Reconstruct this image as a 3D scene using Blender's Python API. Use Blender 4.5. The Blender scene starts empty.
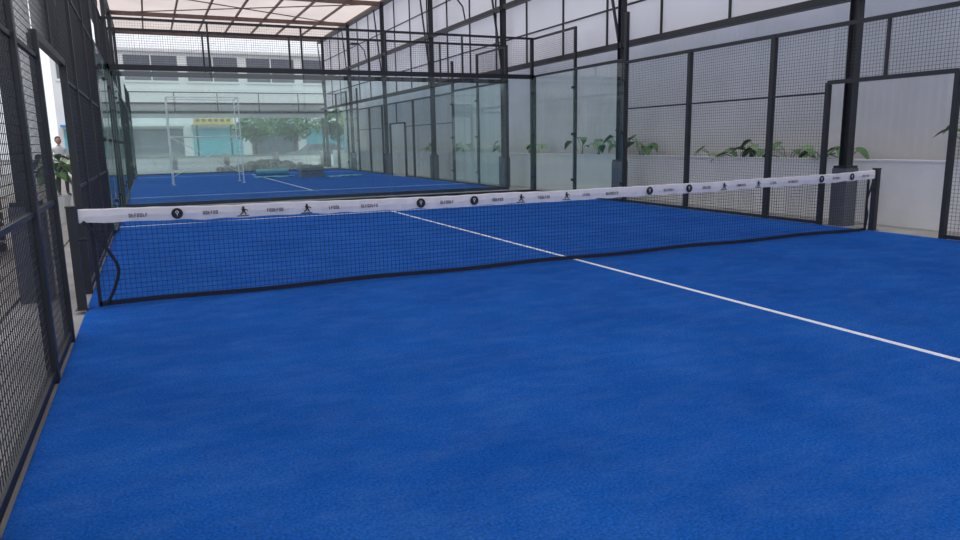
import bpy, random
from math import *
from mathutils import Vector, Matrix
random.seed(7)
scene=bpy.context.scene
scene.view_settings.view_transform='Standard'
# ---------------------------------------------------------------- materials
def new_mat(name):
    m=bpy.data.materials.new(name); m.use_nodes=True
    nt=m.node_tree; b=nt.nodes['Principled BSDF']; return m,nt,b
def pm(name,col,rough=.6,metal=0,noise=0,scale=8,bump=0,bscale=60):
    m,nt,b=new_mat(name)
    b.inputs['Base Color'].default_value=(*col,1); b.inputs['Roughness'].default_value=rough
    b.inputs['Metallic'].default_value=metal
    tc=nt.nodes.new('ShaderNodeTexCoord')
    if noise:
        n=nt.nodes.new('ShaderNodeTexNoise'); n.inputs['Scale'].default_value=scale; n.inputs['Detail'].default_value=6
        r=nt.nodes.new('ShaderNodeMapRange'); r.inputs['From Min'].default_value=.3; r.inputs['From Max'].default_value=.7
        r.inputs['To Min'].default_value=1-noise; r.inputs['To Max'].default_value=1+noise
        mx=nt.nodes.new('ShaderNodeMix'); mx.data_type='RGBA'; mx.blend_type='MULTIPLY'; mx.inputs[0].default_value=1
        mx.inputs[6].default_value=(*col,1)
        nt.links.new(tc.outputs['Object'],n.inputs['Vector']); nt.links.new(n.outputs['Fac'],r.inputs['Value'])
        nt.links.new(r.outputs[0],mx.inputs[7]); nt.links.new(mx.outputs[2],b.inputs['Base Color'])
    if bump:
        n2=nt.nodes.new('ShaderNodeTexNoise'); n2.inputs['Scale'].default_value=bscale
        bp_=nt.nodes.new('ShaderNodeBump'); bp_.inputs['Strength'].default_value=bump; bp_.inputs['Distance'].default_value=.02
        nt.links.new(tc.outputs['Object'],n2.inputs['Vector']); nt.links.new(n2.outputs['Fac'],bp_.inputs['Height'])
        nt.links.new(bp_.outputs[0],b.inputs['Normal'])
    return m
def glass_mat(name,tint,haze=.04):
    m=bpy.data.materials.new(name); m.use_nodes=True; nt=m.node_tree; nt.nodes.clear()
    o=nt.nodes.new('ShaderNodeOutputMaterial'); t=nt.nodes.new('ShaderNodeBsdfTransparent'); g=nt.nodes.new('ShaderNodeBsdfGlossy')
    d=nt.nodes.new('ShaderNodeBsdfDiffuse'); d.inputs['Color'].default_value=(.64,.80,.77,1)
    lw=nt.nodes.new('ShaderNodeLayerWeight'); lw.inputs['Blend'].default_value=.5
    pw=nt.nodes.new('ShaderNodeMath'); pw.operation='POWER'; pw.inputs[1].default_value=5
    ma=nt.nodes.new('ShaderNodeMath'); ma.operation='MULTIPLY_ADD'; ma.inputs[1].default_value=.7; ma.inputs[2].default_value=.08
    t.inputs['Color'].default_value=(*tint,1); g.inputs['Roughness'].default_value=.0
    m0=nt.nodes.new('ShaderNodeMixShader'); m0.inputs[0].default_value=haze
    m1=nt.nodes.new('ShaderNodeMixShader')
    nt.links.new(lw.outputs['Facing'],pw.inputs[0]); nt.links.new(pw.outputs[0],ma.inputs[0])
    nt.links.new(t.outputs[0],m0.inputs[1]); nt.links.new(d.outputs[0],m0.inputs[2])
    nt.links.new(ma.outputs[0],m1.inputs[0]); nt.links.new(m0.outputs[0],m1.inputs[1]); nt.links.new(g.outputs[0],m1.inputs[2])
    nt.links.new(m1.outputs[0],o.inputs['Surface']); return m
def sheet_mat(name,dcol,tcol,fac):
    m=bpy.data.materials.new(name); m.use_nodes=True; nt=m.node_tree; nt.nodes.clear()
    o=nt.nodes.new('ShaderNodeOutputMaterial'); t=nt.nodes.new('ShaderNodeBsdfTranslucent'); d=nt.nodes.new('ShaderNodeBsdfDiffuse')
    t.inputs['Color'].default_value=(*tcol,1); d.inputs['Color'].default_value=(*dcol,1)
    tc=nt.nodes.new('ShaderNodeTexCoord'); n=nt.nodes.new('ShaderNodeTexNoise'); n.inputs['Scale'].default_value=.6; n.inputs['Detail'].default_value=4
    r=nt.nodes.new('ShaderNodeMapRange'); r.inputs['From Min'].default_value=.3; r.inputs['From Max'].default_value=.7
    r.inputs['To Min'].default_value=fac-.06; r.inputs['To Max'].default_value=fac+.06
    mx=nt.nodes.new('ShaderNodeMixShader')
    nt.links.new(tc.outputs['Object'],n.inputs['Vector']); nt.links.new(n.outputs['Fac'],r.inputs['Value']); nt.links.new(r.outputs[0],mx.inputs[0])
    nt.links.new(d.outputs[0],mx.inputs[1]); nt.links.new(t.outputs[0],mx.inputs[2]); nt.links.new(mx.outputs[0],o.inputs['Surface']); return m

def turf_mat():
    m,nt,b=new_mat('blue_artificial_turf'); L=nt.links.new
    tc=nt.nodes.new('ShaderNodeTexCoord')
    big=nt.nodes.new('ShaderNodeTexNoise'); big.inputs['Scale'].default_value=1.1; big.inputs['Detail'].default_value=7; big.inputs['Roughness'].default_value=.62
    fine=nt.nodes.new('ShaderNodeTexNoise'); fine.inputs['Scale'].default_value=75; fine.inputs['Detail'].default_value=5; fine.inputs['Roughness'].default_value=.85
    cr=nt.nodes.new('ShaderNodeValToRGB'); e=cr.color_ramp.elements
    e[0].position=.3; e[0].color=(.006,.080,.385,1); e[1].position=.72; e[1].color=(.013,.117,.50,1)
    mr=nt.nodes.new('ShaderNodeMapRange'); mr.inputs['From Min'].default_value=.3; mr.inputs['From Max'].default_value=.7
    mr.inputs['To Min'].default_value=.3; mr.inputs['To Max'].default_value=1.7
    mx=nt.nodes.new('ShaderNodeMix'); mx.data_type='RGBA'; mx.blend_type='MULTIPLY'; mx.inputs[0].default_value=1
    mp=nt.nodes.new('ShaderNodeMapping'); mp.inputs['Scale'].default_value=(1.2,2.5,1); mp.inputs['Rotation'].default_value=(0,0,.25)
    sp=nt.nodes.new('ShaderNodeTexNoise'); sp.inputs['Scale'].default_value=2.0; sp.inputs['Detail'].default_value=9; sp.inputs['Roughness'].default_value=.8
    sr=nt.nodes.new('ShaderNodeMapRange'); sr.inputs['From Min'].default_value=.45; sr.inputs['From Max'].default_value=.8; sr.inputs['To Max'].default_value=.25
    mx2=nt.nodes.new('ShaderNodeMix'); mx2.data_type='RGBA'; mx2.inputs[7].default_value=(.14,.26,.56,1)
    L(tc.outputs['Object'],big.inputs['Vector']);L(tc.outputs['Object'],fine.inputs['Vector']);L(tc.outputs['Object'],mp.inputs['Vector']);L(mp.outputs[0],sp.inputs['Vector'])
    L(big.outputs['Fac'],cr.inputs[0]);L(fine.outputs['Fac'],mr.inputs['Value']);L(cr.outputs[0],mx.inputs[6]);L(mr.outputs[0],mx.inputs[7])
    L(sp.outputs['Fac'],sr.inputs['Value']);L(sr.outputs[0],mx2.inputs[0]);L(mx.outputs[2],mx2.inputs[6]);L(mx2.outputs[2],b.inputs['Base Color'])
    bm_=nt.nodes.new('ShaderNodeBump'); bm_.inputs['Strength'].default_value=.5; bm_.inputs['Distance'].default_value=.01
    L(fine.outputs['Fac'],bm_.inputs['Height']);L(bm_.outputs[0],b.inputs['Normal'])
    b.inputs['Roughness'].default_value=.97; b.inputs['Specular IOR Level'].default_value=.05
    return m
def brick_mat(name,c1,c2,mortar,scale):
    m,nt,b=new_mat(name)
    tc=nt.nodes.new('ShaderNodeTexCoord'); br=nt.nodes.new('ShaderNodeTexBrick')
    br.inputs['Color1'].default_value=(*c1,1);br.inputs['Color2'].default_value=(*c2,1);br.inputs['Mortar'].default_value=(*mortar,1)
    br.inputs['Scale'].default_value=scale; br.inputs['Mortar Size'].default_value=.01
    nt.links.new(tc.outputs['Object'],br.inputs['Vector']); nt.links.new(br.outputs[0],b.inputs['Base Color']); b.inputs['Roughness'].default_value=.85
    return m
M=dict(
 steel=pm('black_painted_steel',(.026,.029,.036),.45,.15,.15,5),
 wire=pm('black_wire',(.035,.037,.045),.5,.2,.1,5),
 conc=pm('grey_concrete',(.33,.32,.31),.9,0,.25,1.5,.2,30),
 lowwall=pm('white_painted_plaster',(.78,.80,.83),.8,0,.05,2,.1,20),
 greywall=pm('grey_cement_board',(.74,.75,.78),.85,0,.08,.8,.1,15),
 turf=turf_mat(),
 line=pm('white_line_turf',(.82,.88,.94),.9,0,.08,40),
 glass=glass_mat('tempered_glass',(.86,.945,.93),.035),
 gedge=pm('green_glass_edge',(.12,.32,.28),.2),
 band=pm('white_vinyl_band',(.74,.73,.80),.6,0,.04,10),
 netm=pm('net_cord',(.012,.014,.03),.8,0,.1,20),
 ink=pm('black_print',(.012,.012,.02),.6,0,.05,20), grey=pm('grey_print',(.06,.06,.09),.6,0,.05,20),
 whitepipe=pm('white_pipe',(.75,.76,.74),.4,.1,.05,6),
 roof=sheet_mat('roof_sheet',(.50,.41,.38),(.66,.58,.55),.60),
 poly=sheet_mat('translucent_wall_sheet',(.80,.81,.86),(.93,.93,.97),.5),
 rafter=pm('brown_rafter',(.20,.13,.11),.6,.1,.15,4),
 facade=pm('pale_facade',(.58,.59,.61),.8,0,.06,.5),
 dwin=pm('dark_grey_panel',(.10,.11,.14),.5,0,.1,2),
 blue=pm('blue_paint',(.03,.2,.5),.5,0,.1,3), teal=pm('teal_sheet',(.10,.38,.46),.5,0,.1,3),
 yellow=pm('yellow_sign',(.62,.50,.14),.5,0,.05,3),
 leaf=pm('leaf_green',(.08,.18,.06),.45,0,.3,6), leaf2=pm('leaf_pale',(.20,.32,.15),.45,0,.25,6), tree=pm('tree_foliage',(.05,.12,.035),.7,0,.4,2),
 bark=pm('bark',(.12,.08,.05),.9,0,.3,6,.4,30), soil=pm('soil',(.09,.06,.04),.95,0,.4,10,.5,30),
 dirt=pm('brown_dirt',(.25,.19,.15),.95,0,.35,2,.5,12), crate=pm('grey_plastic',(.18,.19,.2),.5,0,.1,4),
 wood=pm('weathered_wood',(.20,.14,.10),.85,0,.25,5,.3,25), card=pm('cardboard',(.30,.22,.15),.85,0,.15,4),
 skin=pm('skin',(.42,.24,.16),.6,0,.05,10), shirt=pm('light_shirt',(.62,.64,.66),.85,0,.06,10), pants=pm('dark_trousers',(.04,.045,.06),.8,0,.1,10),
 rubber=pm('rubber',(.02,.02,.02),.8,0,.1,5), cpaint=pm('car_paint',(.25,.27,.30),.25,.3,.03,3), lampg=pm('lamp_glass',(.8,.8,.8),.2,0,.02,3),
 pave=brick_mat('paving',(.30,.27,.25),(.24,.22,.21),(.12,.11,.1),1.6),
 rock=pm('rubble_stone',(.34,.33,.31),.9,0,.3,3,.5,10),
)
# ---------------------------------------------------------------- mesh builder
class MB:
    def __init__(s): s.v=[];s.f=[];s.mi=[];s.mats=[]
    def m(s,k):
        if k not in s.mats: s.mats.append(k)
        return s.mats.index(k)
    def poly(s,pts,k):
        n=len(s.v); s.v+= [tuple(p) for p in pts]; s.f.append(tuple(range(n,n+len(pts)))); s.mi.append(s.m(k))
    def box(s,x0,x1,y0,y1,z0,z1,k):
        n=len(s.v); s.v+=[(x0,y0,z0),(x1,y0,z0),(x1,y1,z0),(x0,y1,z0),(x0,y0,z1),(x1,y0,z1),(x1,y1,z1),(x0,y1,z1)]
        for q in ((3,2,1,0),(4,5,6,7),(0,1,5,4),(1,2,6,5),(2,3,7,6),(3,0,4,7)):
            s.f.append(tuple(n+i for i in q)); s.mi.append(s.m(k))
    def rod(s,p,q,w,k,n=4,w2=None,cap=True):
        p=Vector(p);q=Vector(q);d=(q-p).normalized(); u=Vector((0,0,1)) if abs(d.z)<.9 else Vector((1,0,0))
        a=d.cross(u).normalized(); b=d.cross(a); i0=len(s.v); w2=w if w2 is None else w2
        for c,ww in ((p,w),(q,w2)):
            for i in range(n):
                t=2*pi*(i+.5)/n; r=ww/2*(sqrt(2) if n==4 else 1); s.v.append(tuple(c+a*cos(t)*r+b*sin(t)*r))
        for i in range(n):
            j=(i+1)%n; s.f.append((i0+i,i0+j,i0+n+j,i0+n+i)); s.mi.append(s.m(k))
        if cap:
            s.f.append(tuple(i0+i for i in range(n))[::-1]); s.mi.append(s.m(k)); s.f.append(tuple(i0+n+i for i in range(n))); s.mi.append(s.m(k))
    def path(s,pts,w,k,n=6):
        for a,b in zip(pts,pts[1:]): s.rod(a,b,w,k,n)
    def ell(s,c,r,k,n=14,m=10,fn=None):
        G=[]
        for j in range(m+1):
            ph=pi*j/m-pi/2; row=[]
            for i in range(n):
                th=2*pi*i/n; u=Vector((cos(ph)*cos(th),cos(ph)*sin(th),sin(ph)))
                if fn: u=fn(u)
                row.append((c[0]+u.x*r[0],c[1]+u.y*r[1],c[2]+u.z*r[2]))
            G.append(row)
        for j in range(m):
            for i in range(n): s.poly([G[j][i],G[j][(i+1)%n],G[j+1][(i+1)%n],G[j+1][i]],k)
    def done(s,name,parent=None,smooth=False):
        me=bpy.data.meshes.new(name); me.from_pydata(s.v,[],s.f)
        for k in s.mats: me.materials.append(M[k])
        me.polygons.foreach_set('material_index',s.mi)
        if smooth: me.polygons.foreach_set('use_smooth',[True]*len(s.f))
        me.update(); o=bpy.data.objects.new(name,me); scene.collection.objects.link(o)
        if parent: o.parent=parent
        return o
def empty(name,loc=(0,0,0)):
    o=bpy.data.objects.new(name,None); scene.collection.objects.link(o); o.location=loc; return o

# ---------------------------------------------------------------- ground
g=MB(); g.box(-40,60,-25,110,-.3,-.03,'conc'); g.done('floor')
g=MB(); g.box(-3.2,-.62,-14,34,-.03,-.012,'pave'); g.done('paving_strip')
def court(y0,name):
    g=MB(); g.box(0,10,y0-10,y0+10,-.03,0,'turf')
    for s_ in (-1,1): g.box(0.02,9.98,y0+s_*6.95-.025,y0+s_*6.95+.025,-.01,.003,'line')
    g.box(4.975,5.025,y0-6.95+.026,y0+6.95-.026,-.01,.003,'line')
    g.done(name)
C2=21.6
court(0,'court_turf'); court(C2,'court_turf')

# ---------------------------------------------------------------- fences
def wires_x(mb,x,y0,y1,z0,z1,sp=.05,w=.004):
    n=int(round((y1-y0)/sp))
    for i in range(1,n): mb.rod((x,y0+i*sp,z0),(x,y0+i*sp,z1),w,'wire',3,cap=False)
    n=int(round((z1-z0)/sp))
    for i in range(1,n): mb.rod((x,y0,z0+i*sp),(x,y1,z0+i*sp),w,'wire',3,cap=False)
def wires_y(mb,y,x0,x1,z0,z1,sp=.05,w=.004):
    n=int(round((x1-x0)/sp))
    for i in range(1,n): mb.rod((x0+i*sp,y,z0),(x0+i*sp,y,z1),w,'wire',3,cap=False)
    n=int(round((z1-z0)/sp))
    for i in range(1,n): mb.rod((x0,y,z0+i*sp),(x1,y,z0+i*sp),w,'wire',3,cap=False)
def side_fence(x,yc,ht,rails,door=(-1.0,.92),dh=2.15,w=.004):
    mb=MB(); s=1 if x>5 else -1; xx=x+s*.04
    def post(y,z1,ww=.08): mb.box(xx-.03,xx+.05 if s>0 else xx+.03,yc+y-ww/2,yc+y+ww/2,-.03,z1,'steel')
    for y in (-6,-4,-2,2,4,6): post(y,ht if abs(y)<6 else 4.0)
    for y in door: post(y,dh,.06)
    wires_x(mb,xx,yc-6,yc+door[0],.05,ht,w=w); wires_x(mb,xx,yc+door[1],yc+6,.05,ht,w=w)
    wires_x(mb,xx,yc+door[0],yc+door[1],dh,ht,w=w)
    mb.box(xx-.025,xx+.025,yc-6,yc+6,ht-.06,ht,'steel')
    for z in rails:
        mb.box(xx-.015,xx+.015,yc-6,yc+door[0],z-.015,z+.015,'steel'); mb.box(xx-.015,xx+.015,yc+door[1],yc+6,z-.015,z+.015,'steel')
    mb.box(xx-.02,xx+.02,yc-6,yc+door[0],0,.05,'steel'); mb.box(xx-.02,xx+.02,yc+door[1],yc+6,0,.05,'steel')
    mb.box(xx-.025,xx+.025,yc+door[0],yc+door[1],dh-.03,dh+.03,'steel')
    mb.box(xx-.02,xx+.02,yc-.02,yc+.02,dh,ht,'steel')
    for a,b in ((-10,-8),(8,10)):
        wires_x(mb,xx,yc+a,yc+b,3.0,4.0)
        mb.box(xx-.025,xx+.025,yc+a,yc+b,3.95,4.0,'steel'); mb.box(xx-.025,xx+.025,yc+a,yc+b,3.0,3.05,'steel')
        yy=b if a<0 else a; mb.box(xx-.03,xx+.03,yc+yy-.03,yc+yy+.03,3.0,4.0,'steel')
    for a,b in ((-8,-6),(6,8)):
        mb.box(xx-.025,xx+.025,yc+a,yc+b,3.0,3.06,'steel')
    mb.done('mesh_fence')
def rounded_panel(mb,org,du,w,h,th,r=.06):
    org=Vector(org);du=Vector(du);nv=Vector((0,0,1)).cross(du)*th/2
    pts=[]
    for cx,cz,a0 in ((w-r,r,-90),(w-r,h-r,0),(r,h-r,90),(r,r,180)):
        for i in range(5):
            a=radians(a0+i*22.5); pts.append((cx+r*cos(a),cz+r*sin(a)))
    C=[org+du*a+Vector((0,0,b)) for a,b in pts]; A=[p-nv for p in C]; B=[p+nv for p in C]
    mb.poly(C,'glass')
    for i in range(len(A)):
        j=(i+1)%len(A); mb.poly([A[j],A[i],B[i],B[j]],'gedge')
def glass_side(x,yc,a,b):
    mb=MB(); n=int((b-a)/2)
    for i in range(n):
        rounded_panel(mb,(x,yc+a+i*2+.01,.05),(0,1,0),1.98,2.93,.012)
    s=1 if x>5 else -1
    mb.box(x-.02,x+.03,yc+a,yc+b,-.03,.05,'steel')
    for i in range(n+1):
        y=yc+a+2*i
        mb.box(x+s*.05-.03,x+s*.05+.03,y-.035,y+.035,-.03,3.05,'steel')
        for z in (.4,1.5,2.6): mb.box(x-.03,x+.03,y-.06,y+.06,z-.03,z+.03,'steel')
    mb.done('glass_wall')
def glass_back(y,s):
    mb=MB()
    for i in range(5): rounded_panel(mb,(i*2+.01,y,.05),(1,0,0),1.98,2.9,.012)
    mb.box(0,10,y-.03,y+.03,-.03,.06,'steel')
    mb.box(-.05,10.05,y+s*.05-.04,y+s*.05+.04,2.96,3.07,'steel')
    for i in range(6):
        x=2*i; yy=y+s*.05
        if i in (0,5): mb.box(x-.04,x+.04,yy-.04,yy+.04,-.03,4,'steel')
        else: mb.box(x-.02,x+.02,yy-.02,yy+.02,3.0,4,'steel')
    wires_y(mb,y+s*.05,0,10,3.05,4.0)
    mb.box(-.05,10.05,y+s*.05-.025,y+s*.05+.025,3.96,4.01,'steel')
    mb.done('glass_wall')
side_fence(10,0,3.0,(2.0,),w=.005)
side_fence(0,0,4.0,(1.0,2.0,3.0),w=.0055)
glass_side(10,0,6,10); glass_side(0,0,6,10); glass_side(10,0,-10,-6); glass_side(0,0,-10,-6)
glass_back(10,1)
side_fence(10,C2,3.0,(2.0,)); side_fence(0,C2,3.0,(2.0,))
glass_side(10,C2,-10,-6); glass_side(0,C2,-10,-6); glass_side(10,C2,6,10); glass_side(0,C2,6,10)
glass_back(C2-10,-1); glass_back(C2+10,1); glass_back(-10,-1)

# ---------------------------------------------------------------- steel frame
cols=[.8+5.85*i for i in range(-2,7)]
for y in cols:
    for x,s in ((10.4,1),(-.45,-1)):
        mb=MB()
        mb.box(x-.07,x+.07,y-.07,y-.058,.9,7.4,'steel'); mb.box(x-.07,x+.07,y+.058,y+.07,.9,7.4,'steel'); mb.box(x-.012,x+.012,y-.058,y+.058,.9,7.4,'steel')
        mb.box(x-.13,x+.13,y-.13,y+.13,-.03,.86,'dwin'); mb.box(x-.12,x+.12,y-.12,y+.12,.86,.9,'steel')
        mb.rod((x,y+.1,3.45),(x,y+1.2,7.3),.05,'steel')
        mb.done('steel_column')
for x in (10.4,-.45):
    mb=MB()
    for z in (3.42,5.2,7.3):
        mb.box(x-.05 if x>5 else x-.12,x+.12 if x>5 else x+.05,-12,37,z-.06,z+.06,'steel')
    mb.done('steel_girt')
mb=MB(); mb.box(10.62,10.63,-12,37,3.45,7.45,'poly'); mb.done('wall_right_upper')
mb=MB()
y=-12.
while y<37: mb.box(10.57,10.61,y-.02,y+.02,3.5,7.4,'steel'); y+=1.95
for z in (4.3,6.2): mb.box(10.57,10.60,-12,37,z-.02,z+.02,'steel')
mb.done('cladding_frame')
mb=MB(); y=-12.; pts=[]
n=int(49/.076)
for i in range(n):
    a=y+i*.076; d=.003*(1 if i%2 else -1); d2=-d
    mb.poly([(11.7+d,a,0),(11.7+d2,a+.076,0),(11.7+d2,a+.076,4.0),(11.7+d,a,4.0)],'greywall')
mb.box(11.74,11.8,-12,37,0,4.0,'greywall')
mb.done('wall_right')
mb=MB(); mb.box(10.95,11.08,-12,37,-.03,.95,'lowwall'); mb.box(10.93,11.10,-12,37,.95,.98,'lowwall'); mb.box(11.08,11.68,-12,37,-.03,.82,'soil')
mb.done('planter_wall')
mb=MB(); mb.poly([(-.8,-12,7.45),(10.9,-12,7.6),(10.9,36.5,7.6),(-.8,36.5,7.45)],'roof'); mb.done('ceiling')
mb=MB()
for y in cols: mb.box(-.45,10.4,y-.05,y+.05,7.22,7.4,'rafter')
for i in range(9):
    x=-.4+i*1.35; mb.box(x-.035,x+.035,-12,36.5,7.36,7.45,'rafter')
# diagonal bracing between portal frames
for a,b in zip(cols[2::2],cols[3::2]): mb.rod((-.4,a,7.3),(10.3,b,7.3),.04,'rafter'); mb.rod((10.3,a,7.3),(-.4,b,7.3),.04,'rafter')
mb.done('roof_rafters')

# ---------------------------------------------------------------- net
H=.86
net=empty('padel_net',(0,0,0))
def topz(x): return H-.05*(1-((x-5)/5)**2)
mb=MB()
for x,s in ((-.03,-1),(10.03,1)):
    mb.box(x-.035,x+.035,-.04,.04,.004,H+.02,'steel'); mb.box(x-.04,x+.04,-.045,.045,H+.02,H+.035,'steel')
    mb.box(x-.05,x+.05,-.07,.07,0.004,.012,'steel')
    mb.rod((x-s*.02,-.02,H-.25),(x-s*.10,-.02,H-.25),.03,'steel',8)
mb.done('posts',net)
mb=MB(); W=.0036
x0,x1=.11,9.87
n=int((x1-x0)/.042)
for i in range(n+1):
    x=x0+(x1-x0)*i/n; mb.rod((x,0,.02),(x,0,topz(x)-.02),W,'netm',3,cap=False)
for j in range(1,19):
    seg=20; f=j/19
    for i in range(seg):
        xa=x0+(x1-x0)*i/seg; xb=x0+(x1-x0)*(i+1)/seg
        mb.rod((xa,0,.02+(topz(xa)-.04)*f),(xb,0,.02+(topz(xb)-.04)*f),W,'netm',3,cap=False)
mb.done('cord_mesh',net)
mb=MB()
seg=60
for i in range(seg):
    xa=x0+(x1-x0)*i/seg; xb=x0+(x1-x0)*(i+1)/seg
    za=.032+.006*sin(xa*3.1); zb=.032+.006*sin(xb*3.1)
    mb.poly([(xa,-.006,za-.02),(xb,-.006,zb-.02),(xb,-.006,zb+.02),(xa,-.006,za+.02)],'netm')
    mb.poly([(xb,.006,zb-.02),(xa,.006,za-.02),(xa,.006,za+.02),(xb,.006,zb+.02)],'netm')
mb.box(x0-.015,x0+.015,-.006,.006,.01,H-.1,'netm'); mb.box(x1-.02,x1+.02,-.006,.006,.02,H-.1,'netm')
mb.done('edge_tape',net)
mb=MB()
def strap(pts,w=.03):
    P=[Vector(p) for p in pts]; out=[]
    for i in range(len(P)-1):
        p0=P[max(i-1,0)];p1=P[i];p2=P[i+1];p3=P[min(i+2,len(P)-1)]
        for t in range(6):
            t/=6; out.append(.5*((2*p1)+(p2-p0)*t+(2*p0-5*p1+4*p2-p3)*t*t+(-p0+3*p1-3*p2+p3)*t**3))
    out.append(P[-1]); mb.path(out,w,'netm',6)
strap([(.05,-.03,.76),(.12,-.05,.68),(.22,-.06,.5),(.28,-.05,.34),(.23,-.03,.16),(.16,-.02,.03)],.028)
strap([(9.93,-.03,.74),(9.86,-.05,.6),(9.80,-.05,.42),(9.85,-.04,.25),(9.84,-.03,.06)],.024)
mb.done('straps',net)
mb=MB(); seg=160; bh=.115
rows=[(-.016,-bh),(-.020,-bh*.5),(-.012,-.004),(0,.004),(.012,-.004),(.020,-bh*.5),(.016,-bh)]
b0,b1=.02,9.98; grid=[]
for i in range(seg+1):
    x=b0+(b1-b0)*i/seg; z=topz(x)+.005*sin(x*4.3)*sin(x*1.1)+.002*sin(x*23)
    grid.append([(x,yy+.003*sin(x*31+k)+.002*sin(x*11),z+zz+ (.004*sin(x*17+k) if k in(0,6) else 0)) for k,(yy,zz) in enumerate(rows)])
for i in range(seg):
    for k in range(6): mb.poly([grid[i][k],grid[i+1][k],grid[i+1][k+1],grid[i][k+1]],'band')
mb.done('top_band',net)
mb=MB()
def disc(x,z,r,y,s,k,n=20): 
    pts=[(x+r*cos(2*pi*i/n),y,z+r*sin(2*pi*i/n)) for i in range(n)]
    mb.poly(pts if s<0 else pts[::-1],k)
def bar(xa,xb,za,zb,y,k): mb.poly([(xa,y,za),(xb,y,za),(xb,y,zb),(xa,y,zb)],k)
for s in (-1,1):
    Y=s*.0285
    for t in range(-1,4):
        base=t*2.9
        for off in (.19,.79):
            x=base+off
            if .3<x<9.9:
                z=topz(x)-.058; disc(x,z,.048,Y,s,'ink'); bar(x-.014,x+.014,z-.030,z-.022,Y+s*.001,'grey')
                disc(x,z+.012,.014,Y+s*.001,s,'band',12); disc(x,z+.012,.008,Y+s*.002,s,'ink',10); bar(x-.003,x+.003,z-.018,z-.001,Y+s*.001,'band')
        for off in (1.35,1.93):
            x=base+off
            if .1<x<9.9:
                z=topz(x)-.055; k=1.2
                disc(x+.003,z+.029,.011,Y,s,'ink',10)
                for P_ in ([(-.014,.016),(-.004,-.010),(.014,-.008),(.012,.016)],[(-.006,-.008),(-.026,-.030),(-.016,-.032),(.006,-.010)],[(.004,-.008),(.016,-.032),(.026,-.030),(.014,-.008)],[(.012,.014),(.036,.003),(.036,-.004),(.012,.005)]):
                    mb.poly([(x+a*k,Y,z+b*k) for a,b in P_],'ink')
                bar(x-.055,x+.05,z-.052,z-.043,Y,'grey')
        for ti,off in enumerate((.48,1.07,1.64,2.2,2.55)):
            x=base+off
            if .15<x<9.8:
                z=topz(x)-.06; nl=(7,6,7,5,8)[ti]
                for i in range(nl):
                    xx=x-nl*.011+i*.022; g_=(i*5+ti*3)%4
                    bar(xx,xx+.005,z-.016,z+.016,Y,'grey')
                    if g_!=1: bar(xx,xx+.015,z+.011,z+.016,Y,'grey')
                    if g_!=2: bar(xx,xx+.015,z-.016,z-.011,Y,'grey')
                    if g_ in (0,3): bar(xx+.011,xx+.016,z-.016,z+.016,Y,'grey')
                    if g_ in (2,1): bar(xx,xx+.013,z-.002,z+.003,Y,'grey')
mb.done('printed_logos',net)

# ---------------------------------------------------------------- plants in planter (taro-like)
def plant(x,y,z,n,h,sp,name='taro_plant',pot=False):
    mb=MB()
    for i in range(n):
        a=random.uniform(0,2*pi) if not name=='taro_plant' else random.uniform(pi*.45,pi*1.55)
        r=random.uniform(.08,sp); hh=h*random.uniform(.55,1.1)
        p0=Vector((x,y,z)); p1=p0+Vector((cos(a)*r*.4,sin(a)*r*.8,hh*.75)); p2=p0+Vector((cos(a)*r,sin(a)*r*1.6,hh))
        mb.path([p0,p1,p2],.016,'leaf2',5)
        L=random.uniform(.18,.34); Wd=L*.45
        d=Vector((cos(a),sin(a)*1.3,random.uniform(-.9,.1))).normalized(); sd=d.cross(Vector((0,0,1))).normalized(); up=sd.cross(d)
        prof=[(-.22,.55),(-.1,.95),(.1,1.0),(.35,.85),(.6,.55),(.85,.2),(1.0,.02)]
        k=random.choice(['leaf','leaf','leaf2']); prev=None
        for t,wd in prof:
            c=p2+d*L*t-up*L*.25*t*t
            cur=(c-sd*Wd*wd+up*.12*L*wd,c,c+sd*Wd*wd+up*.12*L*wd)
            if prev: mb.poly([prev[0],cur[0],cur[1],prev[1]],k); mb.poly([prev[1],cur[1],cur[2],prev[2]],k)
            prev=cur
    if pot:
        for i in range(14):
            a=2*pi*i/14;b=2*pi*(i+1)/14
            mb.poly([(x+.15*cos(a),y+.15*sin(a),-.012),(x+.15*cos(b),y+.15*sin(b),-.012),(x+.24*cos(b),y+.24*sin(b),z),(x+.24*cos(a),y+.24*sin(a),z)],'whitepipe')
        mb.poly([(x+.22*cos(2*pi*i/14),y+.22*sin(2*pi*i/14),z-.02) for i in range(14)],'soil')
    mb.done(name,smooth=True)
for y,n,h in ((-.55,7,.66),(1.45,5,.38),(2.0,5,.34),(2.7,5,.38),(3.3,6,.42),(3.9,5,.36),(4.6,4,.3),(7.0,7,.55),(7.9,7,.7),(8.8,6,.6),(9.6,6,.55),(12,6,.5),(14.5,6,.5),(17.5,6,.5),(21,6,.5)):
    plant(11.28,y,.82,n,h,.3)
plant(-1.02,8.5,.5,20,.7,.3,'potted_plant',True)
plant(-1.5,1.8,.4,20,.8,.4,'potted_plant',True)

# ---------------------------------------------------------------- floodlights
def flood(x,y,z,s):
    mb=MB()
    mb.path([(x+s*.2,y,z-.7),(x+s*.1,y,z-.2),(x-s*.1,y,z+.02),(x-s*.35,y,z+.05)],.05,'steel',8)
    mb.box(x-s*.35-.2,x-s*.35+.2,y-.16,y+.16,z+.02,z+.08,'steel')
    for i in range(7): mb.box(x-s*.35-.18+i*.055,x-s*.35-.165+i*.055,y-.15,y+.15,z+.08,z+.12,'steel')
    mb.box(x-s*.35-.17,x-s*.35+.17,y-.13,y+.13,z+.01,z+.02,'lampg')
    mb.done('floodlight')
flood(10.25,15.3,5.9,1); flood(10.25,3.5,5.9,1); flood(10.25,27,5.9,1)

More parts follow.
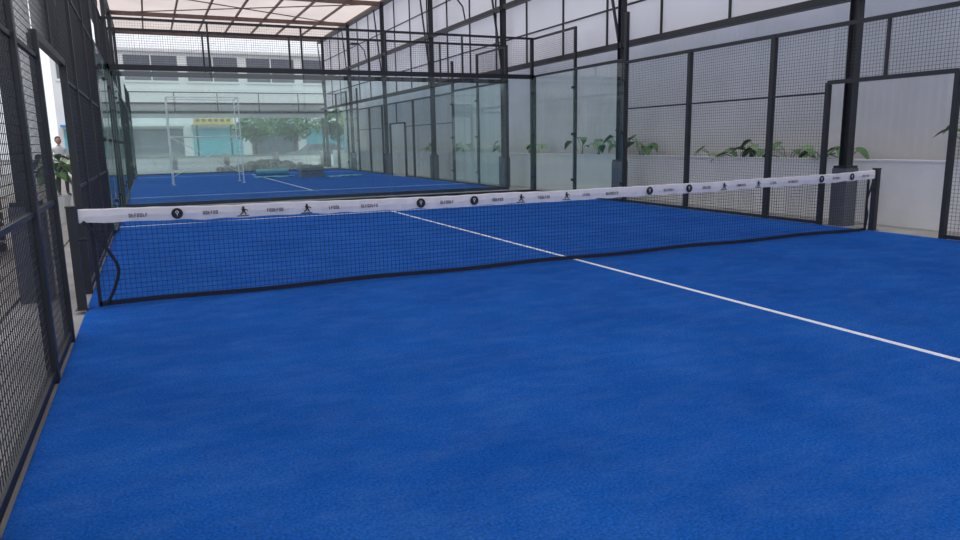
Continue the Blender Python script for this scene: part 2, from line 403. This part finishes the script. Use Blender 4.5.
# ---------------------------------------------------------------- second court things
mb=MB()
X0,X1,Y0,Y1=1.35,3.75,20.8,22.2
for x in (X0,X1):
    for y in (Y0,Y1):
        mb.rod((x,y,0.004),(x,y,3.1),.045,'whitepipe',8); mb.rod((x,y,0.004),(x,y,.02),.14,'whitepipe',8)
    for z in (.4,1.2,2.0,2.8,3.08): mb.rod((x,Y0,z),(x,Y1,z),.035,'whitepipe',8)
for z in (1.7,3.08):
    for y in (Y0,Y1): mb.rod((X0,y,z),(X1,y,z),.035,'whitepipe',8)
for y in (Y0,):
    mb.rod((X0,y,.3),(X1,y,1.7),.022,'whitepipe',6); mb.rod((X1,y,.3),(X0,y,1.7),.022,'whitepipe',6)
mb.done('scaffold_tower')
def crate(x,y,w,d,h):
    mb=MB(); t=.03
    mb.box(x-w/2,x+w/2,y-d/2,y+d/2,0.004,.03,'crate')
    for a,b,c,e in ((x-w/2,x+w/2,y-d/2,y-d/2+t),(x-w/2,x+w/2,y+d/2-t,y+d/2),(x-w/2,x-w/2+t,y-d/2,y+d/2),(x+w/2-t,x+w/2,y-d/2,y+d/2)):
        for k in range(4): mb.box(a,b,c,e,.03+k*h/4,.03+k*h/4+h/4*.72,'crate')
    for sx in (-1,1):
        for sy in (-1,1): mb.box(x+sx*(w/2-.03)-.035,x+sx*(w/2-.03)+.035,y+sy*(d/2-.03)-.035,y+sy*(d/2-.03)+.035,.004,h+.03,'crate')
    mb.box(x-w/2+.05,x+w/2-.05,y-d/2+.05,y+d/2-.05,.03,h*.85,'dwin')
    mb.done('storage_crate')
crate(6.75,23.3,.95,.7,.5)
def sheet(x,y,w,d,k,name):
    mb=MB(); n=10; G=[[(x+w*(i/n-.5),y+d*(j/n-.5)+.06*sin(i*1.7),.01+.06*abs(sin(i*1.3+j*.9))*random.random()) for j in range(n+1)] for i in range(n+1)]
    for i in range(n):
        for j in range(n): mb.poly([G[i][j],G[i+1][j],G[i+1][j+1],G[i][j+1]],k)
    mb.done(name)
sheet(8.1,23.0,1.5,1.0,'teal','plastic_sheet'); sheet(5.4,24.5,1.6,.9,'teal','plastic_sheet')
mb=MB(); mb.rod((4.9,26.2,.16),(6.3,26.0,.16),.3,'teal',16); mb.rod((4.88,26.2,.16),(4.9,26.2,.16),.1,'ink',10); mb.done('turf_roll')

# ---------------------------------------------------------------- clutter behind the left fence
mb=MB()
for yy in (-3.4,-1.9):
    for xx in (-1.45,-.95): mb.box(xx-.02,xx+.02,yy-.02,yy+.02,-.012,1.55,'steel')
for z in (.15,.75,1.35): mb.box(-1.48,-.92,-3.42,-1.88,z,z+.03,'steel')
for yy,z,w_,h_,k in ((-3.1,.18,.45,.4,'dwin'),(-2.5,.18,.5,.45,'card'),(-3.15,.78,.35,.35,'card'),(-2.6,.78,.5,.28,'dwin'),(-2.1,.78,.25,.4,'rubber'),(-2.9,1.38,.6,.2,'crate')):
    mb.box(-1.42,-.98,yy-w_/2,yy+w_/2,z,z+h_,k); mb.box(-1.44,-.96,yy-w_/2-.015,yy+w_/2+.015,z+h_-.05,z+h_,k)
mb.done('storage_rack')
def pallets(x,y,n):
    mb=MB()
    for k in range(n):
        z=-.012+k*.145
        for i in range(3): mb.box(x-.5,x+.5,y-.6+i*.55,y-.5+i*.55,z,z+.1,'wood')
        for i in range(7): mb.box(x-.5+i*.145,x-.4+i*.145,y-.6,y+.6,z+.1,z+.125,'wood')
    mb.done('pallet_stack')
pallets(-1.5,-4.6,4); pallets(-1.8,4.2,5)
mb=MB(); 
for x,y in ((-1.3,-.9),):
    mb.rod((x,y,-.012),(x,y,.75),.42,'dwin',18,.52); mb.rod((x,y,.75),(x,y,.80),.56,'rubber',18); mb.rod((x,y,.80),(x,y,.86),.50,'rubber',18,.2)
mb.done('trash_bin')

# ---------------------------------------------------------------- outside beyond far court
mb=MB(); mb.box(-.6,10.6,37.2,37.4,2.95,3.75,'facade'); mb.box(-.6,10.6,37.15,37.2,3.7,3.8,'steel')
for x in (-.5,10.5): mb.box(x-.06,x+.06,37.2,37.35,-.03,2.95,'steel')
mb.done('fascia_banner')
def building(x0,x1,y,h,wz0,wz1,name,n):
    mb=MB(); mb.box(x0,x1,y,y+8,-.03,h,'facade')
    st=(x1-x0)/n
    for i in range(n):
        a=x0+i*st+st*.08; b=x0+(i+1)*st-st*.08
        mb.box(a,b,y-.05,y+.05,wz0,wz1,'dwin'); mb.box(a-.1,b+.1,y-.1,y+.02,wz0-.18,wz0,'facade'); mb.box((a+b)/2-.05,(a+b)/2+.05,y-.09,y,wz0,wz1,'facade')
        mb.box(a,b,y-.05,y+.02,.3,2.9,'dwin' if i%2 else 'teal'); mb.box(a-.1,b+.1,y-1.2,y,3.1,3.25,'blue' if i%3==0 else 'facade')
    mb.box(x0-.2,x1+.2,y-.2,y+8.2,h,h+.25,'facade'); mb.done(name)
building(-6,24,62,9.4,7.0,9.1,'office_building',6)
building(-34,-12,48,6,3.6,5,'shop_building',5)
mb=MB(); mb.box(3.6,6.2,46,46.15,2.8,3.4,'yellow'); mb.box(3.5,6.3,46.02,46.2,2.75,2.8,'steel'); mb.rod((3.8,46.1,-.03),(3.8,46.1,2.75),.12,'steel',8); mb.rod((6,46.1,-.03),(6,46.1,2.75),.12,'steel',8)
bx=3.75
for i in range(6): mb.box(bx+i*.4,bx+.24+i*.4,45.96,46,3.0,3.2,'wood')
mb.done('shop_sign')
def tree(x,y,h,r):
    mb=MB(); mb.rod((x,y,-.03),(x+.1,y,h*.55),.3,'bark',8,.18)
    for i in range(6):
        a=i*1.05; mb.rod((x+.1,y,h*.5),(x+cos(a)*r*.6,y+sin(a)*r*.6,h*.8),.12,'bark',6,.04)
    for i in range(900):
        a=random.uniform(0,2*pi); e=random.uniform(-1,1); rr=r*random.uniform(.5,1)**.5*(.8+.25*sin(a*3+e*4)); s=random.uniform(.12,.26)
        c=Vector((x+rr*cos(a)*sqrt(1-e*e),y+rr*sin(a)*sqrt(1-e*e),h*.75+rr*.7*e)); u=Vector((random.gauss(0,1),random.gauss(0,1),random.gauss(0,1))).normalized(); v=u.orthogonal().normalized()
        mb.poly([c-u*s,c-v*s*.5,c+u*s,c+v*s*.5],random.choice(['tree','leaf','tree']))
    mb.done('street_tree')
tree(8.0,49,3.7,1.8); tree(11.2,51,3.8,1.8); tree(14.5,50,3.9,1.9); tree(18,52,3.8,1.8)
mb=MB(); mb.box(-10,26,40,40.2,-.03,.7,'lowwall'); mb.box(-10,26,39.95,40.25,.7,.78,'conc')
for i in range(13): mb.box(-10+i*3-.15,-10+i*3+.15,39.9,40.3,-.03,.9,'conc')
mb.done('boundary_wall')
def rubble(x,y,n,rx,ry):
    mb=MB()
    for i in range(n):
        a=random.uniform(0,2*pi); q=random.random(); cx=x+rx*q*cos(a); cy=y+ry*q*sin(a); s=random.uniform(.1,.3); cz=max(0,(1-q)*.35)
        ring=[]; 
        for zz,rr in ((-.03,1.1),(cz+s*.5,1.0),(cz+s,.45)):
            ring.append([(cx+s*rr*cos(k*1.047+i)*random.uniform(.8,1.1),cy+s*rr*sin(k*1.047+i)*random.uniform(.8,1.1),zz) for k in range(6)])
        for u in range(2):
            for k in range(6): mb.poly([ring[u][k],ring[u][(k+1)%6],ring[u+1][(k+1)%6],ring[u+1][k]],'rock')
        mb.poly(ring[2],'rock')
    mb.done('rubble_pile')
rubble(6.6,34.5,55,3.0,1); rubble(-4.7,1.2,40,.9,1.4)
def car(x,y):
    mb=MB()
    prof=[(0,.35),(0,.8),(.9,.95),(1.5,1.4),(3.0,1.42),(3.7,1.0),(4.2,.9),(4.2,.35)]
    for a,b in zip(prof,prof[1:]+prof[:1]): mb.poly([(x+a[0],y,a[1]),(x+b[0],y,b[1]),(x+b[0],y+1.7,b[1]),(x+a[0],y+1.7,a[1])],'cpaint')
    for yy in (y,y+1.7): mb.poly([(x+a,yy,b) for a,b in prof],'cpaint')
    mb.poly([(x+1.1,y-.01,.98),(x+1.6,y-.01,1.34),(x+2.95,y-.01,1.36),(x+3.5,y-.01,1.0)],'dwin')
    for wx in (.8,3.4):
        for yy in (y-.03,y+1.55): mb.rod((x+wx,yy,.31),(x+wx,yy+.18,.31),.64,'rubber',20); mb.rod((x+wx,yy-.01,.31),(x+wx,yy,.31),.36,'whitepipe',12)
    mb.done('parked_car')
car(9.5,43); car(-1.5,44)
mb=MB(); y=-10.
while y<38:
    mb.box(-7.05,-7,y,y+.9,-.03,2.0,'blue'); mb.box(-7.0,-6.96,y+.42,y+.48,-.03,2.0,'blue'); mb.box(-7.1,-6.95,y+.9,y+1.0,-.03,2.1,'facade'); y+=1.0
mb.done('blue_hoarding')
mb=MB(); mb.box(-16,-15.8,-12,40,-.03,5.5,'facade')
for i in range(12): mb.box(-15.85,-15.75,-10+i*4,-7.6+i*4,2.8,4.4,'dwin')
mb.done('neighbour_building')
mb=MB(); n=24
G=[[(-3.2-3.6*i/n, -12+30*j/n, -.03+.22*abs(sin(i*.9+j*.7))*random.random()*sin(pi*i/n)) for j in range(n+1)] for i in range(n+1)]
for i in range(n):
    for j in range(n): mb.poly([G[i][j],G[i][j+1],G[i+1][j+1],G[i+1][j]],'dirt')
mb.done('dirt_ground')

# ---------------------------------------------------------------- bystander outside the left fence (faces local -Y)
def person(x,y,z,rot):
    root=empty('standing_person',(x,y,z)); root.rotation_euler=(0,0,rot)
    J={'pel':(0,0,.93,.15,.10),'wai':(0,0,1.08,.135,.095),'che':(0,-.01,1.28,.17,.11),'nec':(0,-.005,1.44,.055,.055),'nk2':(0,-.015,1.50,.05,.052),
     'ls':(.17,0,1.385,.055,.055),'le':(.235,.03,1.12,.042,.042),'lw':(.235,-.05,.885,.027,.024),
     'rs':(-.17,0,1.385,.055,.055),'re':(-.235,.03,1.12,.042,.042),'rw':(-.235,-.04,.885,.027,.024),
     'lt':(.09,0,.85,.088,.09),'lk':(.10,-.03,.48,.058,.06),'la':(.11,.01,.10,.038,.042),'lf':(.13,-.15,.035,.042,.03),
     'rt':(-.09,0,.85,.088,.09),'rk':(-.10,-.01,.48,.058,.06),'ra':(-.11,.03,.10,.038,.042),'rf':(-.14,-.12,.035,.042,.03)}
    E=[('pel','wai'),('wai','che'),('che','nec'),('nec','nk2'),('che','ls'),('ls','le'),('le','lw'),('che','rs'),('rs','re'),('re','rw'),('pel','lt'),('lt','lk'),('lk','la'),('la','lf'),('pel','rt'),('rt','rk'),('rk','ra'),('ra','rf')]
    ks=list(J); me=bpy.data.meshes.new('body'); me.from_pydata([J[k][:3] for k in ks],[(ks.index(a),ks.index(b)) for a,b in E],[])
    o=bpy.data.objects.new('body',me); scene.collection.objects.link(o)
    o.modifiers.new('s','SKIN')
    if len(me.skin_vertices):
        for i,k in enumerate(ks): me.skin_vertices[0].data[i].radius=J[k][3:5]
        me.skin_vertices[0].data[0].use_root=True
    sb=o.modifiers.new('d','SUBSURF'); sb.levels=2; sb.render_levels=2
    dg=bpy.context.evaluated_depsgraph_get(); nm=bpy.data.meshes.new_from_object(o.evaluated_get(dg)); o.modifiers.clear(); o.data=nm
    for k in ('skin','shirt','pants','ink'): nm.materials.append(M[k])
    for p in nm.polygons:
        c=p.center; p.use_smooth=True
        if c.z<.075: p.material_index=3
        elif c.z<.92 and abs(c.x)<.195: p.material_index=2
        elif c.z<1.45 and not (abs(c.x)>.19 and c.z<1.17): p.material_index=1
        else: p.material_index=0
    o.parent=root
    mb=MB()
    def hf(u):
        u=u.copy()
        if u.z<-.2: u.x*=1+.35*(u.z+.2); u.y=u.y*(1+.2*(u.z+.2))-.12*max(0,-u.z-.3)
        if u.y<-.85 and abs(u.x)<.25 and -.25<u.z<.1: u.y-=.12
        return u
    mb.ell((0,-.025,1.60),(.075,.095,.115),'skin',20,16,hf)
    mb.rod((0,-.115,1.615),(0,-.138,1.578),.014,'skin',6,.03)
    mb.ell((0,-.112,1.548),(.024,.008,.007),'card',8,6)
    for sx in (-1,1):
        mb.ell((sx*.028,-.108,1.607),(.012,.007,.007),'whitepipe',8,6); mb.ell((sx*.028,-.1145,1.607),(.005,.003,.005),'ink',8,6)
        mb.rod((sx*.014,-.115,1.627),(sx*.044,-.107,1.626),.008,'ink',4)
        mb.ell((sx*.076,-.01,1.595),(.011,.020,.032),'skin',8,8)
    def hair(u):
        u=u.copy()
        if u.y<-.2 and u.z<.45: u*=.90
        if u.z<-.45: u*=.88
        return u
    mb.ell((0,-.006,1.632),(.083,.096,.102),'ink',20,14,hair)
    for sx in (-1,1):
        wx,wy,wz=sx*.235,-.05 if sx>0 else -.04,.885
        mb.ell((wx,wy-.008,wz-.055),(.016,.038,.052),'skin',10,8)
        for i,(dy,L) in enumerate(((-.030,.062),(-.010,.072),(.010,.068),(.028,.052))):
            a=Vector((wx,wy-.008+dy,wz-.092)); b_=a+Vector((-sx*.004,-.003,-L*.5)); c=b_+Vector((-sx*.016,-.004,-L*.45))
            mb.rod(a,b_,.017,'skin',6,.015); mb.rod(b_,c,.015,'skin',6,.011)
        a=Vector((wx-sx*.006,wy-.034,wz-.035)); b_=a+Vector((-sx*.012,-.018,-.03)); mb.rod(a,b_,.02,'skin',6,.017); mb.rod(b_,b_+Vector((-sx*.006,0,-.028)),.017,'skin',6,.012)
    mb.done('head_and_hands',root,smooth=True)
person(-1.72,17.0,-.012,radians(25))

# ---------------------------------------------------------------- world + camera
w=bpy.data.worlds.new('overcast'); scene.world=w; w.use_nodes=True; nt=w.node_tree; bg=nt.nodes['Background']
tc=nt.nodes.new('ShaderNodeTexCoord'); sx=nt.nodes.new('ShaderNodeSeparateXYZ'); cr=nt.nodes.new('ShaderNodeValToRGB')
cr.color_ramp.elements[0].color=(.60,.62,.68,1); cr.color_ramp.elements[1].position=.6; cr.color_ramp.elements[1].color=(.97,.98,1,1)
nt.links.new(tc.outputs['Generated'],sx.inputs[0]); nt.links.new(sx.outputs['Z'],cr.inputs[0]); nt.links.new(cr.outputs[0],bg.inputs['Color'])
bg.inputs['Strength'].default_value=1.6
sun=bpy.data.lights.new('soft_sun','SUN'); sun.energy=1.5; sun.angle=radians(60); so=bpy.data.objects.new('soft_sun',sun); scene.collection.objects.link(so); so.rotation_euler=(radians(25),radians(20),0)
cx,cy,cz,yaw,pit,rol,f=0.6042,-6.833,1.3738,.432,.181,-.0176,704.9
F=Vector((sin(yaw)*cos(pit),cos(yaw)*cos(pit),-sin(pit))); R=Vector((cos(yaw),-sin(yaw),0)); U=R.cross(F)
R2=R*cos(rol)+U*sin(rol); U2=-R*sin(rol)+U*cos(rol)
cam=bpy.data.cameras.new('camera'); co=bpy.data.objects.new('camera',cam); scene.collection.objects.link(co); scene.camera=co
m=Matrix((R2,U2,-F)).transposed().to_4x4(); m.translation=(cx,cy,cz); co.matrix_world=m
cam.sensor_width=36; cam.lens=f*36/960; cam.clip_end=500; cam.clip_start=.05
